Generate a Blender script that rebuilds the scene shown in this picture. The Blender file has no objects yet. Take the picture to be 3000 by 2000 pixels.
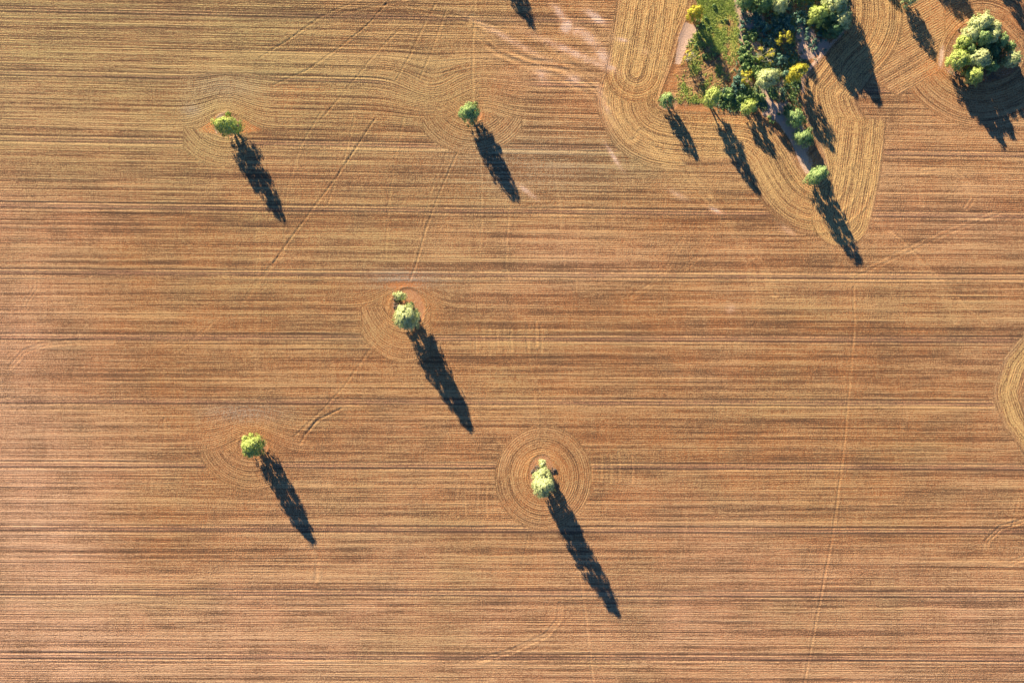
import bpy, math, random
import numpy as np

# ------------------------------------------------------------------ camera, sky, sun, exposure
S = bpy.context.scene
COL = S.collection
H = 140.0                 # camera height above the field, metres
PPM = 3000.0 / 180.0      # photograph pixels per metre on the ground
ELEV = math.radians(16.0)
SD = (0.485, -0.874)      # direction in which shadows fall on the ground (x, y)
cam = bpy.data.cameras.new("camera")
cam.sensor_width = 36.0
cam.lens = 28.0
cam.clip_start = 1.0
cam.clip_end = 9000.0
camo = bpy.data.objects.new("camera", cam)
camo.location = (0, 0, H)
COL.objects.link(camo)
S.camera = camo

W = bpy.data.worlds.new("World")
S.world = W
W.use_nodes = True
wn = W.node_tree.nodes
wl = W.node_tree.links
bg = wn["Background"]
sky = wn.new("ShaderNodeTexSky")
sky.sky_type = 'NISHITA'
sky.sun_disc = False
sky.sun_elevation = ELEV
sky.sun_rotation = math.atan2(-SD[0], -SD[1])
sky.air_density = 0.7
sky.dust_density = 0.0
sky.ozone_density = 5.0
hs = wn.new("ShaderNodeHueSaturation")
hs.inputs["Saturation"].default_value = 1.04
wl.new(sky.outputs[0], hs.inputs["Color"])
wl.new(hs.outputs[0], bg.inputs[0])
bg.inputs[1].default_value = 0.05

sun = bpy.data.lights.new("sun", 'SUN')
sun.energy = 5.0
sun.angle = math.radians(0.5)
sun.color = (1.0, 0.80, 0.53)
suno = bpy.data.objects.new("sun", sun)
COL.objects.link(suno)
from mathutils import Vector
ce, se = math.cos(ELEV), math.sin(ELEV)
suno.rotation_euler = Vector((-SD[0] * ce, -SD[1] * ce, se)).to_track_quat('Z', 'Y').to_euler()

S.view_settings.view_transform = 'Standard'
S.view_settings.look = 'None'
S.view_settings.gamma = 1.0
S.view_settings.exposure = 1.55
S.cycles.max_bounces = 5
S.cycles.diffuse_bounces = 3
S.cycles.transmission_bounces = 3
S.cycles.transparent_max_bounces = 4

rng = np.random.default_rng(7)
random.seed(7)


def gx(px):
    return (px - 1500.0) / PPM


def gy(py):
    return (1000.0 - py) / PPM


# ------------------------------------------------------------------ node helpers
class NT:
    def __init__(self, name):
        self.m = bpy.data.materials.new(name)
        self.m.use_nodes = True
        self.t = self.m.node_tree
        self.t.nodes.clear()

    def n(self, typ, **kw):
        nd = self.t.nodes.new(typ)
        for k, v in kw.items():
            setattr(nd, k, v)
        return nd

    def put(self, sock, val):
        if isinstance(val, bpy.types.NodeSocket):
            self.t.links.new(val, sock)
        else:
            sock.default_value = val

    def math(self, op, a, b=None, c=None, clamp=False):
        nd = self.n("ShaderNodeMath", operation=op)
        nd.use_clamp = clamp
        self.put(nd.inputs[0], a)
        if b is not None:
            self.put(nd.inputs[1], b)
        if c is not None:
            self.put(nd.inputs[2], c)
        return nd.outputs[0]

    def mix(self, f, a, b):
        nd = self.n("ShaderNodeMix", data_type='RGBA')
        self.put(nd.inputs[0], f)
        self.put(nd.inputs[6], a)
        self.put(nd.inputs[7], b)
        return nd.outputs[2]

    def step(self, x, lo, hi, a=0.0, b=1.0):
        nd = self.n("ShaderNodeMapRange", interpolation_type='SMOOTHSTEP')
        self.put(nd.inputs[0], x)
        nd.inputs[1].default_value = lo
        nd.inputs[2].default_value = hi
        nd.inputs[3].default_value = a
        nd.inputs[4].default_value = b
        return nd.outputs[0]

    def xyz(self, x, y, z=0.0):
        nd = self.n("ShaderNodeCombineXYZ")
        self.put(nd.inputs[0], x)
        self.put(nd.inputs[1], y)
        self.put(nd.inputs[2], z)
        return nd.outputs[0]

    def noise(self, vec, scale=1.0, detail=2.0, rough=0.5, dim='2D'):
        nd = self.n("ShaderNodeTexNoise", noise_dimensions=dim)
        self.put(nd.inputs["Vector"], vec)
        nd.inputs["Scale"].default_value = scale
        nd.inputs["Detail"].default_value = detail
        nd.inputs["Roughness"].default_value = rough
        return nd.outputs[0]


def rgb(r, g, b):
    return (r, g, b, 1.0)


# ------------------------------------------------------------------ the field: one sheet to the horizon
def axis(lo, hi, step):
    core = np.arange(lo, hi + step * 0.5, step)
    g = step * 2 * 1.6 ** np.arange(0, 20)
    c = np.cumsum(g)
    c = c[c < 4200]
    return np.concatenate([lo - c[::-1], core, hi + c])


AX = axis(-99.0, 99.0, 0.2)
AY = axis(-69.0, 69.0, 0.2)
GX, GY = np.meshgrid(AX, AY)
PX = GX * PPM + 1500.0          # photograph pixel coordinates of the ground points
PY = 1000.0 - GY * PPM
NY, NX = GX.shape


def vnoise(x, y, seed, oct=3, rough=0.5):
    out = np.zeros_like(x)
    amp, tot = 1.0, 0.0
    r = np.random.default_rng(seed)
    for o in range(oct):
        T = r.random((128, 128))
        xi = np.floor(x).astype(np.int64)
        yi = np.floor(y).astype(np.int64)
        fx = x - xi
        fy = y - yi
        fx = fx * fx * (3 - 2 * fx)
        fy = fy * fy * (3 - 2 * fy)
        a = T[yi % 128, xi % 128]
        b = T[yi % 128, (xi + 1) % 128]
        c = T[(yi + 1) % 128, xi % 128]
        d = T[(yi + 1) % 128, (xi + 1) % 128]
        out += amp * ((a * (1 - fx) + b * fx) * (1 - fy) + (c * (1 - fx) + d * fx) * fy)
        tot += amp
        amp *= rough
        x = x * 2.03 + 17.3
        y = y * 2.03 + 5.1
    return out / tot


def sm(x, lo, hi):
    t = np.clip((x - lo) / (hi - lo), 0, 1)
    return t * t * (3 - 2 * t)


def seg_dist(pts, closed=False, sl=(slice(None), slice(None))):
    """distance (photo px), and arc position along, to a polyline"""
    QX, QY = PX[sl], PY[sl]
    best = np.full(QX.shape, 1e9)
    along = np.zeros(QX.shape)
    side = np.zeros(QX.shape)
    acc = 0.0
    P = list(pts)
    if closed:
        P = P + [P[0]]
    for (x0, y0), (x1, y1) in zip(P[:-1], P[1:]):
        dx, dy = x1 - x0, y1 - y0
        L = math.hypot(dx, dy)
        t = np.clip(((QX - x0) * dx + (QY - y0) * dy) / (L * L), 0, 1)
        ex, ey = QX - (x0 + t * dx), QY - (y0 + t * dy)
        d = np.hypot(ex, ey)
        m = d < best
        best = np.where(m, d, best)
        along = np.where(m, acc + t * L, along)
        side = np.where(m, np.sign(dx * ey - dy * ex), side)
        acc += L
    return best, along, side


def inside(pts):
    r = np.zeros(PX.shape, bool)
    n = len(pts)
    for i in range(n):
        x0, y0 = pts[i]
        x1, y1 = pts[(i + 1) % n]
        if y0 == y1:
            continue
        c = ((y0 > PY) != (y1 > PY)) & (PX < (x1 - x0) * (PY - y0) / (y1 - y0) + x0)
        r ^= c
    return r


def smooth_poly(pts, it=2):
    P = list(pts)
    for _ in range(it):
        Q = []
        for i in range(len(P)):
            a, b = P[i], P[(i + 1) % len(P)]
            Q.append((a[0] * .75 + b[0] * .25, a[1] * .75 + b[1] * .25))
            Q.append((a[0] * .25 + b[0] * .75, a[1] * .25 + b[1] * .75))
        P = Q
    return P


def poly_mask(pts, soft, wob=0.0, seed=1):
    d, _, _ = seg_dist(pts, True)
    sd = np.where(inside(pts), d, -d)
    if wob:
        sd = sd + (vnoise(PX / 14, PY / 14, seed, 3) - 0.5) * 2 * wob
    return sm(sd, -soft, soft)


def blob(cx, cy, rx, ry, rot=0.0):
    c, s = math.cos(rot), math.sin(rot)
    x = (PX - cx) * c + (PY - cy) * s
    y = -(PX - cx) * s + (PY - cy) * c
    return np.exp(-((x / rx) ** 2 + (y / ry) ** 2))


# ---- row direction field: U runs along the drill rows, V across them (photo px)
tilt = 0.018 * (1 - sm(PY, 150, 1000)) + 0.003
core = sm(PX, -400, 0) * sm(-PX, -3400, -3000) * sm(PY, -400, 0) * sm(-PY, -2400, -2000)
U = PX.copy()
V = PY - tilt * (PX - 1500) * core
BASE = np.ones(PX.shape)         # 1 where the long straight passes run
STRAW = 0.50 + 0.0 * PX
ROWS = np.ones(PX.shape)
GREEN = np.zeros(PX.shape)
SAND = np.zeros(PX.shape)
LITTER = np.zeros(PX.shape)
RED = np.zeros(PX.shape)
PINK = np.zeros(PX.shape)
ROUGH = np.zeros(PX.shape)
Z = np.zeros(PX.shape)


def setzone(m, u, v, straw=None, rough=None):
    global U, V, BASE, STRAW, ROUGH
    U = np.where(m, u, U)
    V = np.where(m, v, V)
    BASE = np.where(m, 0.0, BASE)
    if straw is not None:
        STRAW = np.where(m, straw, STRAW)
    if rough is not None:
        ROUGH = np.where(m, rough, ROUGH)


wob = (vnoise(PX / 60, PY / 60, 3, 3) - 0.5)


def bell(xt, yt, A, w, h, xr, ytop, straw):
    """rows that swing over the top of a tree"""
    dx, dy = PX - xt, PY - yt
    g = np.exp(-(dx / w) ** 2)
    v = PY + A * g * np.exp(np.minimum(dy, 0) / h)
    global U, V, BASE, STRAW, ROUGH
    m = (dy < 2) & (PY > ytop) & (np.abs(dx) < 3.2 * w)
    V = np.where(m, V + v - PY, V)
    k = sm(xr + 25 * wob - np.abs(dx), -25, 25) * (dy < 2) * sm(PY - ytop, -8, 25)
    BASE = BASE * (1 - k)
    STRAW = STRAW * (1 - k) + straw * k
    ROUGH = np.maximum(ROUGH, .35 * k)


def arcs(xt, yc, yt, R, xl, xr, straw, ell=1.0):
    """rows curving round below a tree"""
    dx, dy = (PX - xt) / ell, PY - yc
    r = np.hypot(dx, dy)
    m = (r < R + 10 * wob) & (PY >= yt) & (PX > xl) & (PX < xr)
    setzone(m, np.arctan2(dy, dx) * 120, r, straw, 0.35)


# tree 1 (upper left)
bell(664, 382, 78, 66, 95, 125, 215, 0.66)
arcs(665, 322, 376, 168, 538, 722, 0.80, 1.05)
# tree 2
dx2, dy2 = PX - 1265, PY - 300
bell(1400, 352, 52, 80, 80, 150, 215, 0.6)
m2 = 1 - sm(np.hypot((PX - 1265) / 155, (PY - 270) / 66) + .25 * wob, .7, 1.05)
V = V - 46 * np.exp(-((PX - 1268) / 95) ** 2) * np.exp(-((PY - 265) / 75) ** 2)
BASE *= 1 - m2
STRAW = STRAW * (1 - m2) + .66 * m2
arcs(1385, 275, 345, 178, 1238, 1528, 0.63, 1.0)
# tree 3
bell(1190, 900, 78, 74, 120, 150, 848, 0.56)
arcs(1192, 838, 896, 222, 1058, 1262, 0.66, 0.78)
# tree 4
bell(738, 1322, 78, 76, 95, 145, 1195, 0.55)
arcs(738, 1270, 1322, 165, 590, 800, 0.60, 1.0)
# tree 5 : nearly complete rings
dx5, dy5 = PX - 1592, PY - 1398
r5 = np.hypot(dx5 / 0.93, dy5)
setzone(r5 < 152 + 5 * wob, np.arctan2(dy5, dx5) * 110, r5, 0.58, 0.3)
# islands of uncultivated ground
SCRUB = smooth_poly([(2052, -160), (2030, 20), (1992, 100), (1972, 185), (1938, 270), (1925, 318), (2060, 326),
                     (2185, 328), (2238, 345), (2300, 405), (2352, 505), (2392, 540), (2420, 510), (2404, 440),
                     (2362, 366), (2342, 292), (2346, 228), (2378, 200), (2440, 115), (2486, 78), (2492, 20), (2470, -160)])
CLUMP = smooth_poly([(2870, 52), (2815, 75), (2775, 130), (2768, 185), (2795, 215), (2850, 246), (2920, 240), (2985, 205),
                     (3000, 150), (2960, 105), (2925, 68)])
EDGE = [(3060, 1030), (3010, 1090), (2990, 1150), (3010, 1210), (3070, 1290), (3160, 1290), (3180, 1040)]
dS, aS, _ = seg_dist(SCRUB, True)
inS = inside(SCRUB)
dC, aC, _ = seg_dist(CLUMP, True)
inC = inside(CLUMP)
dE, aE, _ = seg_dist(EDGE, True)
inE = inside(EDGE)
DS = np.where(PX < 2010, 178, np.where(PX > 2330, 158, 150)) + 14 * wob
mS = (dS < DS) & ~inS
mC = (dC < 128 + 10 * wob) & ~inC & ((dC < dS) | (dS > 150))
setzone(mS, aS, dS, 0.72, 0.55)
setzone(mC, aC, dC, 0.62, 0.4)
setzone((dE < 78 + 8 * wob) & ~inE, aE, dE, 0.85, 0.6)
U1 = [(1912, -120), (1890, 60), (1864, 212)]
d1, a1, _ = seg_dist(U1)
setzone((d1 < 90 + 6 * wob) & ~inS & (dS > 14), a1, d1, 0.70, 0.6)
U2 = [(2466, 638), (2490, 520), (2506, 400), (2516, 270)]
d2, a2, _ = seg_dist(U2)
setzone((d2 < 86 + 6 * wob) & ~inS & (dS > 24) & (PY > 340 + 60 * wob), a2, d2, 0.74, 0.8)
# diagonal run between the two islands
mD = (PX > 2540) & (PX < 2770) & (PY < 330) & ((PX - 2540) + 1.45 * (330 - PY) > 160) & ~mS & (dC > 26) & ((2790 - PX) * 1.0 + (PY - 60) * .2 > 20)
mD &= (PY < 330 - (PX - 2560) * 0.62)
setzone(mD, PX * .87 - PY * .5, PX * .5 + PY * .87, 0.72, 0.45)

def blur(A, n):
    for ax_ in (0, 1):
        P_ = np.pad(A, [(n + 1, n) if i == ax_ else (0, 0) for i in (0, 1)], mode='edge')
        c_ = np.cumsum(P_, axis=ax_)
        A = (c_[2 * n + 1:] - c_[:-2 * n - 1])[:A.shape[0]] / (2 * n + 1) if ax_ == 0 else (c_[:, 2 * n + 1:] - c_[:, :-2 * n - 1])[:, :A.shape[1]] / (2 * n + 1)
    return A


BASE = blur(blur(BASE, 3), 3)
STRAW = blur(blur(STRAW, 4), 4)
ROUGH = blur(ROUGH, 5)
ZONE = 1 - BASE

# ---- broad differences in soil and stubble, plus edge haze painted into their colour
STRAW += (vnoise(PX / 420 + 3, PY / 130, 11, 4) - 0.5) * 0.45
STRAW += 0.26 * sm(-PY, -480, 0) * sm(-PX, -2300, -1500)
STRAW += 0.10 * blob(1700, 500, 400, 120) - 0.0
PINK = 0.85 * sm(-PX, -560, 60) * (0.35 + 0.65 * sm(PY, 350, 1000)) + 0.55 * sm(PY, 1150, 1950) + (vnoise(PX / 500, PY / 260, 12, 3) - 0.5) * 0.7  # left and bottom terms paint a pale pink haze wash into the ground colour
OLIVE = 0.85 * sm(-PX, -1700, -700) * sm(-PY, -800, -200) + 0.5 * blob(1700, 480, 420, 140) + 0.45 * blob(1100, 760, 500, 240)
OLIVE = np.clip(OLIVE + (vnoise(PX / 260, PY / 110, 13, 3) - 0.5) * 0.9, 0, 1)
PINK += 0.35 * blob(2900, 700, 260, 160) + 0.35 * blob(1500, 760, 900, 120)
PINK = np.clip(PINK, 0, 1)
# worn orange soil beside the lone trees
RED += poly_mask([(576, 383), (604, 364), (634, 342), (640, 350), (640, 392), (620, 392)], 3)
RED += poly_mask([(712, 350), (738, 366), (764, 380), (722, 390), (700, 392)], 3)
RED += 0.9 * blob(1400, 345, 26, 18) + 0.8 * blob(1190, 905, 62, 70) + 0.5 * blob(1170, 835, 50, 10)
RED += 0.9 * blob(745, 1315, 45, 28) + 0.5 * blob(1592, 1400, 70, 70)
RED += 0.9 * blob(2740, 205, 48, 34, 0.3) + 0.5 * blob(2880, 90, 90, 50) + 0.6 * blob(2470, 70, 24, 40, -0.5)
RED += 0.5 * poly_mask([(1965, 188), (2005, 190), (2000, 215), (1990, 235), (1985, 262), (1940, 262)], 10, 8, 5)
RED += 0.55 * blob(2120, 345, 160, 22, 0.1) + 0.4 * blob(860, 262, 120, 14) + 0.35 * blob(840, 300, 50, 26)
RED += 0.45 * blob(2760, 40, 60, 60) + 0.35 * blob(2980, 40, 60, 80) + 0.5 * blob(2900, 290, 90, 60)
# dark damp drift of old straw round tree headlands
GREY = 0.9 * blob(1185, 818, 110, 32) + 0.8 * blob(720, 1208, 110, 26) + 0.4 * blob(1560, 480, 300, 100) + 0.5 * blob(560, 320, 30, 20)
GREY += 0.35 * blob(650, 255, 120, 40)

# bare islands under the trees
for cx, cy, rx, ry in ((667, 368, 42, 36), (1378, 336, 34, 26), (1194, 906, 50, 62), (741, 1306, 44, 34), (1588, 1385, 40, 54),
                       (1958, 300, 30, 26)):
    d = np.hypot((PX - cx) / rx, (PY - cy) / ry)
    k = 1 - sm(d + 0.25 * wob, 0.88, 1.04)
    ROWS *= 1 - k
    BASE *= 1 - k
    STRAW = STRAW * (1 - k) + 0.25 * k
    RED = RED * (1 - 0.4 * k)
    PINK = PINK * (1 - k) + 0.6 * k
    SAND = np.maximum(SAND, 0.28 * k)
    ring = np.exp(-((d - 1.06) / 0.07) ** 2)
    Z += 0.05 * ring * (1 - 0.4 * k)
SAND += 0.5 * poly_mask([(628, 345), (640, 330), (668, 322), (650, 345), (636, 372), (640, 395), (630, 392)], 4, 2, 9)
LITTER += 0.6 * blob(1172, 888, 14, 26) + 0.7 * blob(1572, 1378, 18, 24) + 0.5 * blob(1610, 1372, 24, 18) + 0.3 * blob(1225, 890, 30, 45)

# ---- inside the scrub patch
inS_soft = sm(np.where(inS, dS, -dS), -3, 3)
inC_soft = sm(np.where(inC, dC, -dC), -3, 3)
PAD = smooth_poly([(2048, -60), (2040, 10), (2060, 50), (2042, 95), (2010, 130), (1998, 185), (1975, 215), (1990, 262), (1960, 300), (2050, 308),
                   (2095, 285), (2135, 235), (2165, 175), (2171, 120), (2166, 60), (2150, 10), (2140, -60)], 2)
kP = poly_mask(PAD, 7, 7, 21)
ROWS = ROWS * (1 - inS_soft) + inS_soft * kP * 0.75
ROWS *= 1 - inC_soft
BASE *= (1 - inS_soft) * (1 - inC_soft)
BASE = np.where(mS | mC, 0, BASE)
padV = np.hypot((PX - 2010), (PY - 40) * 0.7)
dpad = np.hypot(PX - 1990, PY - 60)
U = np.where(inS, np.arctan2(PY - 60, PX - 1990) * 160, U)
V = np.where(inS, dpad, V)
gn = vnoise(PX / 34, PY / 34, 31, 4)
GREEN = kP * np.clip(0.30 + 0.75 * sm(-PY, -210, -20) + 1.6 * (gn - 0.5), 0.0, 1)
GREEN *= 1 - 0.75 * poly_mask([(1960, 190), (1992, 190), (1996, 240), (1985, 270), (1935, 290)], 8, 6, 22)
GREEN = np.maximum(GREEN, 0.8 * kP * blob(2150, 120, 22, 70))
STRAW = np.where(inS, 0.35 + 0.5 * (vnoise(PX / 26, PY / 26, 32, 3)) * kP, STRAW)
STRAW = np.where(inC, 0.25, STRAW)
# sandy verge and tracks of the scrub
SAND *= 1 - inS_soft
s_in = inS_soft * (1 - kP)
SAND += 0.80 * poly_mask([(2006, 62), (2036, 78), (2052, 100), (2038, 122), (2012, 140), (1996, 188), (1976, 188), (1988, 108)], 5, 4, 41)
SAND += 0.25 * poly_mask([(1930, 300), (2030, 305), (2090, 318), (2060, 326), (1925, 320)], 5, 3, 42)
trk = [(2150, 0), (2166, 45), (2172, 110), (2184, 135), (2204, 165), (2226, 230), (2246, 290), (2290, 350), (2330, 420), (2362, 500)]
d, _, _ = seg_dist(trk)
SAND += 0.85 * (1 - sm(d + 5 * wob, 6, 15)) * inS_soft
SAND += 0.85 * poly_mask([(2160, 30), (2235, 40), (2240, 70), (2215, 95), (2180, 75)], 7, 7, 43)
SAND += 0.85 * poly_mask([(2172, 95), (2210, 128), (2196, 140), (2178, 128)], 4, 3, 44)
SAND += 0.7 * poly_mask([(2230, 335), (2270, 305), (2310, 300), (2345, 330), (2372, 440), (2376, 505), (2330, 430), (2290, 365)], 9, 8, 45) * (0.6 + vnoise(PX / 26, PY / 26, 47, 3))
ed, _, _ = seg_dist([(2470, 95), (2440, 125), (2405, 165), (2368, 205), (2350, 232), (2352, 270)])
SAND += 0.55 * (1 - sm(ed + 2 * wob, 3, 9))
SAND += 0.75 * poly_mask([(2340, 60), (2400, 110), (2440, 118), (2400, 165), (2345, 180), (2330, 120)], 10, 10, 46) * inS_soft
hn = vnoise(PX / 22, PY / 22, 51, 4)
fl = inS_soft * (1 - kP) * sm(-PY, -345, -290) * np.maximum(sm(PX, 2142, 2170), sm(PX, 2082, 2108) * sm(PY, 250, 268))
BAREZ = np.maximum(poly_mask([(2338, 55), (2400, 105), (2440, 118), (2400, 165), (2352, 215), (2340, 180), (2325, 120)], 8, 8, 81), poly_mask([(2228, 330), (2262, 296), (2310, 290), (2350, 320), (2380, 500), (2330, 430)], 8, 8, 82))
fl = fl * (1 - .8 * BAREZ)
SAND += 0.35 * inC_soft
SAND += fl * np.clip(1.9 * (.52 - vnoise(PX / 20, PY / 34, 99, 3)), 0, .6)
SAND += 0.85 * blob(2758, 165, 9, 38, 0.12) + 0.6 * blob(2785, 212, 26, 8, 0.6)
SAND = np.clip(SAND, 0, 1)
# scrub floor: litter, moss and low herbage
LITTER += fl * np.clip(0.10 + 1.5 * (hn - 0.45), 0, 1) * (1 - SAND)
h2 = vnoise(PX / 30 + 9, PY / 30, 52, 4)
GREEN = np.maximum(GREEN, fl * np.clip(0.32 + 2.4 * (h2 - 0.46), 0, 0.9) * (1 - 0.8 * SAND))
GREEN = np.maximum(GREEN, 0.45 * poly_mask([(2255, 250), (2335, 225), (2340, 290), (2270, 320)], 10, 8, 53) * np.clip(2 * (hn - .3), 0, 1))
LITTER += inC_soft * np.clip(0.4 + 1.2 * (hn - .5), 0, 1)
GREEN = np.maximum(GREEN, 0.5 * blob(2925, 190, 50, 20) * inC_soft)
# bare wind-blown patches of pale pink sand out in the crop
for cx, cy, rx, ry, rot, k in ((1660, 78, 16, 14, 0, .95), (1640, 40, 34, 9, .9, .55), (1745, 52, 34, 10, .6, .75), (1690, 92, 12, 10, 0, .5),
                               (1725, 112, 36, 12, .7, .6), (1765, 165, 26, 14, 1.0, .65), (1790, 198, 18, 8, .6, .6), (1822, 118, 24, 7, .2, .55),
                               (1590, 222, 26, 14, .9, .45), (1680, 232, 22, 10, .3, .5), (1545, 562, 34, 6, .65, .65), (1798, 460, 46, 6, 1.0, .6),
                               (2095, 616, 22, 5, .4, .6), (1690, 160, 130, 9, .42, .5), (1480, 110, 120, 7, .5, .35), (2305, 672, 22, 6, .6, .35),
                               (1775, 310, 60, 9, 1.2, .35), (1985, 570, 28, 6, .5, .35), (1885, 150, 20, 8, .2, .3), (2140, 905, 12, 10, 0, .3)):
    bl = blob(cx, cy, rx * 1.15, ry * 1.4, rot) * (0.5 + vnoise(PX / 12, PY / 9, int(cx), 3))
    SAND = np.maximum(SAND, np.clip(k * 1.05 * bl, 0, 1) * (1 - inS_soft))
    PINK = np.clip(PINK + bl * 0.8, 0, 1)

# ---- wheel tracks: real shallow ruts with thrown-up edges
TRK = np.zeros(PX.shape)


def track(pts, width=3.0, depth=0.05, pale=0.5, pair=0.0, seed=0):
    global Z, TRK, STRAW
    offs = (0.0,) if not pair else (-pair / 2, pair / 2)
    xs = [p[0] for p in pts]
    ys = [p[1] for p in pts]
    mg = 40
    i0, i1 = np.searchsorted(AX, [gx(min(xs) - mg), gx(max(xs) + mg)])
    j0, j1 = np.searchsorted(AY, [gy(max(ys) + mg), gy(min(ys) - mg)])
    sl = (slice(j0, j1), slice(i0, i1))
    d, a, s = seg_dist(pts, sl=sl)
    ds = d * s + 2.0 * (vnoise(a / 40, a * 0, 60 + seed, 2) - 0.5)
    fade = 0.45 + 0.9 * vnoise(a / 55, a * 0 + seed, 61 + seed, 2)
    for o in offs:
        e = ds - o
        Z[sl] -= depth * fade * np.exp(-(e / width) ** 2)
        Z[sl] += 0.5 * depth * fade * np.exp(-((np.abs(e) - 1.9 * width) / width) ** 2)
        TRK[sl] = np.maximum(TRK[sl], pale * fade * np.exp(-(e / (1.3 * width)) ** 2))


T = track
T([(1392, -20), (1386, 120), (1384, 215), (1386, 300)], 2.6, .05, .8, 0, 1)
T([(1150, -10), (1080, 70), (1000, 135), (900, 205), (800, 250)], 2.4, .06, .3, 0, 2)
T([(1060, -5), (940, 50), (840, 120), (760, 170)], 2.4, .06, .3, 0, 3)
T([(1276, 10), (1240, 80), (1200, 165), (1160, 235)], 2.4, .06, .3, 0, 4)
T([(1308, 30), (1268, 140), (1230, 230)], 2.4, .05, .3, 0, 5)
T([(1180, 75), (1090, 170), (1000, 280), (940, 350)], 2.4, .05, .25, 0, 6)
T([(1098, 350), (1045, 430), (985, 520), (880, 660), (800, 770)], 2.6, .06, .3, 0, 7)
T([(1183, 345), (1155, 470), (1136, 630), (1130, 760)], 2.4, .05, .3, 0, 8)
T([(1340, 447), (1290, 560), (1250, 663), (1220, 770), (1200, 820)], 2.6, .07, .35, 0, 9)
T([(1310, 447), (1262, 560), (1238, 663)], 2.4, .04, .3, 0, 10)
T([(1408, 450), (1412, 663), (1405, 740)], 2.4, .04, .5, 0, 11)
T([(1495, 580), (1485, 700), (1482, 780), (1500, 860), (1540, 980), (1560, 1120), (1575, 1240)], 2.5, .05, .5, 0, 12)
T([(1620, 470), (1638, 610), (1655, 790)], 2.4, .05, .5, 0, 13)
T([(1690, 640), (1692, 760), (1684, 900), (1686, 1000)], 2.4, .04, .3, 0, 14)
T([(1390, 90), (1460, 150), (1560, 185), (1680, 200), (1760, 240)], 5, .05, .6, 16, 15)
T([(1640, 165), (1760, 270), (1900, 420), (2000, 540), (2100, 615), (2160, 690), (2230, 770), (2270, 860)], 4, .05, .55, 12, 16)
T([(1385, 60), (1440, 130), (1530, 180), (1640, 215), (1720, 260), (1790, 330), (1850, 400)], 6, .04, .75, 24, 70)
T([(1600, 130), (1680, 200), (1770, 250)], 5, .04, .6, 0, 71)
T([(1880, 390), (1960, 450), (2060, 560), (2120, 640)], 5, .04, .6, 18, 72)
T([(2130, 620), (2160, 700), (2200, 790), (2215, 900)], 4, .03, .5, 12, 73)
T([(2540, 620), (2620, 690), (2690, 760), (2760, 850), (2800, 940)], 4, .035, .55, 11, 74)
T([(1000, 40), (1150, 10), (1250, -20)], 3, .05, .4, 0, 75)
T([(1180, 20), (1290, 40), (1400, 70), (1480, 90)], 3, .05, .5, 9, 76)
T([(940, 330), (880, 430), (840, 560), (830, 740)], 2.4, .05, .35, 0, 77)
T([(1040, 340), (1010, 460), (960, 600)], 2.4, .05, .35, 0, 78)
T([(2500, 806), (2535, 792), (2600, 760), (2679, 723), (2780, 676), (2860, 646), (2925, 622)], 2.3, .035, .8, 13, 17)
T([(2560, 640), (2640, 700), (2740, 800), (2830, 895), (2900, 960)], 3, .05, .5, 0, 18)
T([(2500, 840), (2503, 960), (2487, 1150), (2470, 1330), (2440, 1560), (2398, 1780), (2352, 2020)], 2.6, .075, .45, 0, 19)
T([(750, 600), (756, 780), (750, 960), (754, 1150)], 2.5, .05, .5, 7, 20)
T([(830, 740), (760, 820), (715, 880)], 2.5, .06, .4, 6, 21)
T([(1000, 1195), (930, 1230), (895, 1270), (880, 1300)], 3, .08, .35, 0, 22)
T([(1100, 1000), (1010, 1130), (940, 1205), (860, 1280)], 2.6, .05, .35, 0, 23)
T([(1375, 1190), (1430, 1250), (1490, 1330)], 3, .05, .55, 0, 24)
T([(1668, 1560), (1690, 1640), (1712, 1780), (1740, 2010)], 3, .05, .5, 0, 25)
T([(1640, 1770), (1640, 1810), (1600, 1860), (1500, 1905), (1400, 1935)], 3.4, .06, .45, 8, 26)
T([(1550, 1560), (1520, 1700), (1470, 1840), (1440, 1990)], 2.4, .04, .35, 0, 27)
T([(905, 1600), (930, 1640), (925, 1700)], 3.2, .06, .5, 6, 28)
T([(30, 1075), (70, 1030), (130, 1008), (230, 1000), (330, 1000)], 3, .07, .4, 8, 29)
T([(108, 800), (104, 845), (78, 880), (70, 905), (100, 935)], 3, .06, .45, 9, 30)
T([(3010, 1520), (2930, 1545), (2890, 1585), (2884, 1615), (2910, 1640), (2960, 1650), (3010, 1630)], 3, .07, .5, 8, 31)
T([(2990, 1440), (2960, 1560)], 2.4, .04, .4, 0, 32)
T([(2000, 700), (1960, 780), (1900, 840), (1850, 870)], 3, .04, .4, 8, 33)
T([(2060, 620), (2080, 690), (2060, 740), (2000, 790)], 3, .04, .35, 8, 34)
T([(2700, 500), (2780, 490), (2830, 530), (2850, 580), (2830, 610)], 3.5, .05, .45, 10, 35)
T([(2640, 470), (2690, 540), (2700, 600)], 3.5, .05, .45, 9, 36)
T([(2000, 1330), (2010, 1480), (2005, 1660)], 2.2, .03, .3, 0, 37)
T([(640, 930), (560, 1000), (500, 1040)], 2.2, .04, .3, 0, 38)
T([(480, 1225), (482, 1310)], 2.6, .06, .5, 0, 39)
T([(525, 1230), (524, 1300)], 2.4, .05, .4, 0, 40)
for i, x in enumerate((1392, 1413, 1434, 1455, 1476, 1497)):
    T([(x, 950 + 5 * (i % 3)), (x + 4 - i, 985), (x + 3, 1035 - 7 * (i % 2))], 2.8, .045, .5, 0, 41 + i)
for i, x in enumerate((1730, 1758, 1787, 1812, 1850)):
    T([(x, 1325 + 4 * (i % 3)), (x + 3, 1370), (x + 1, 1415 - 6 * (i % 2))], 2.8, .045, .5, 0, 48 + i)
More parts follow.
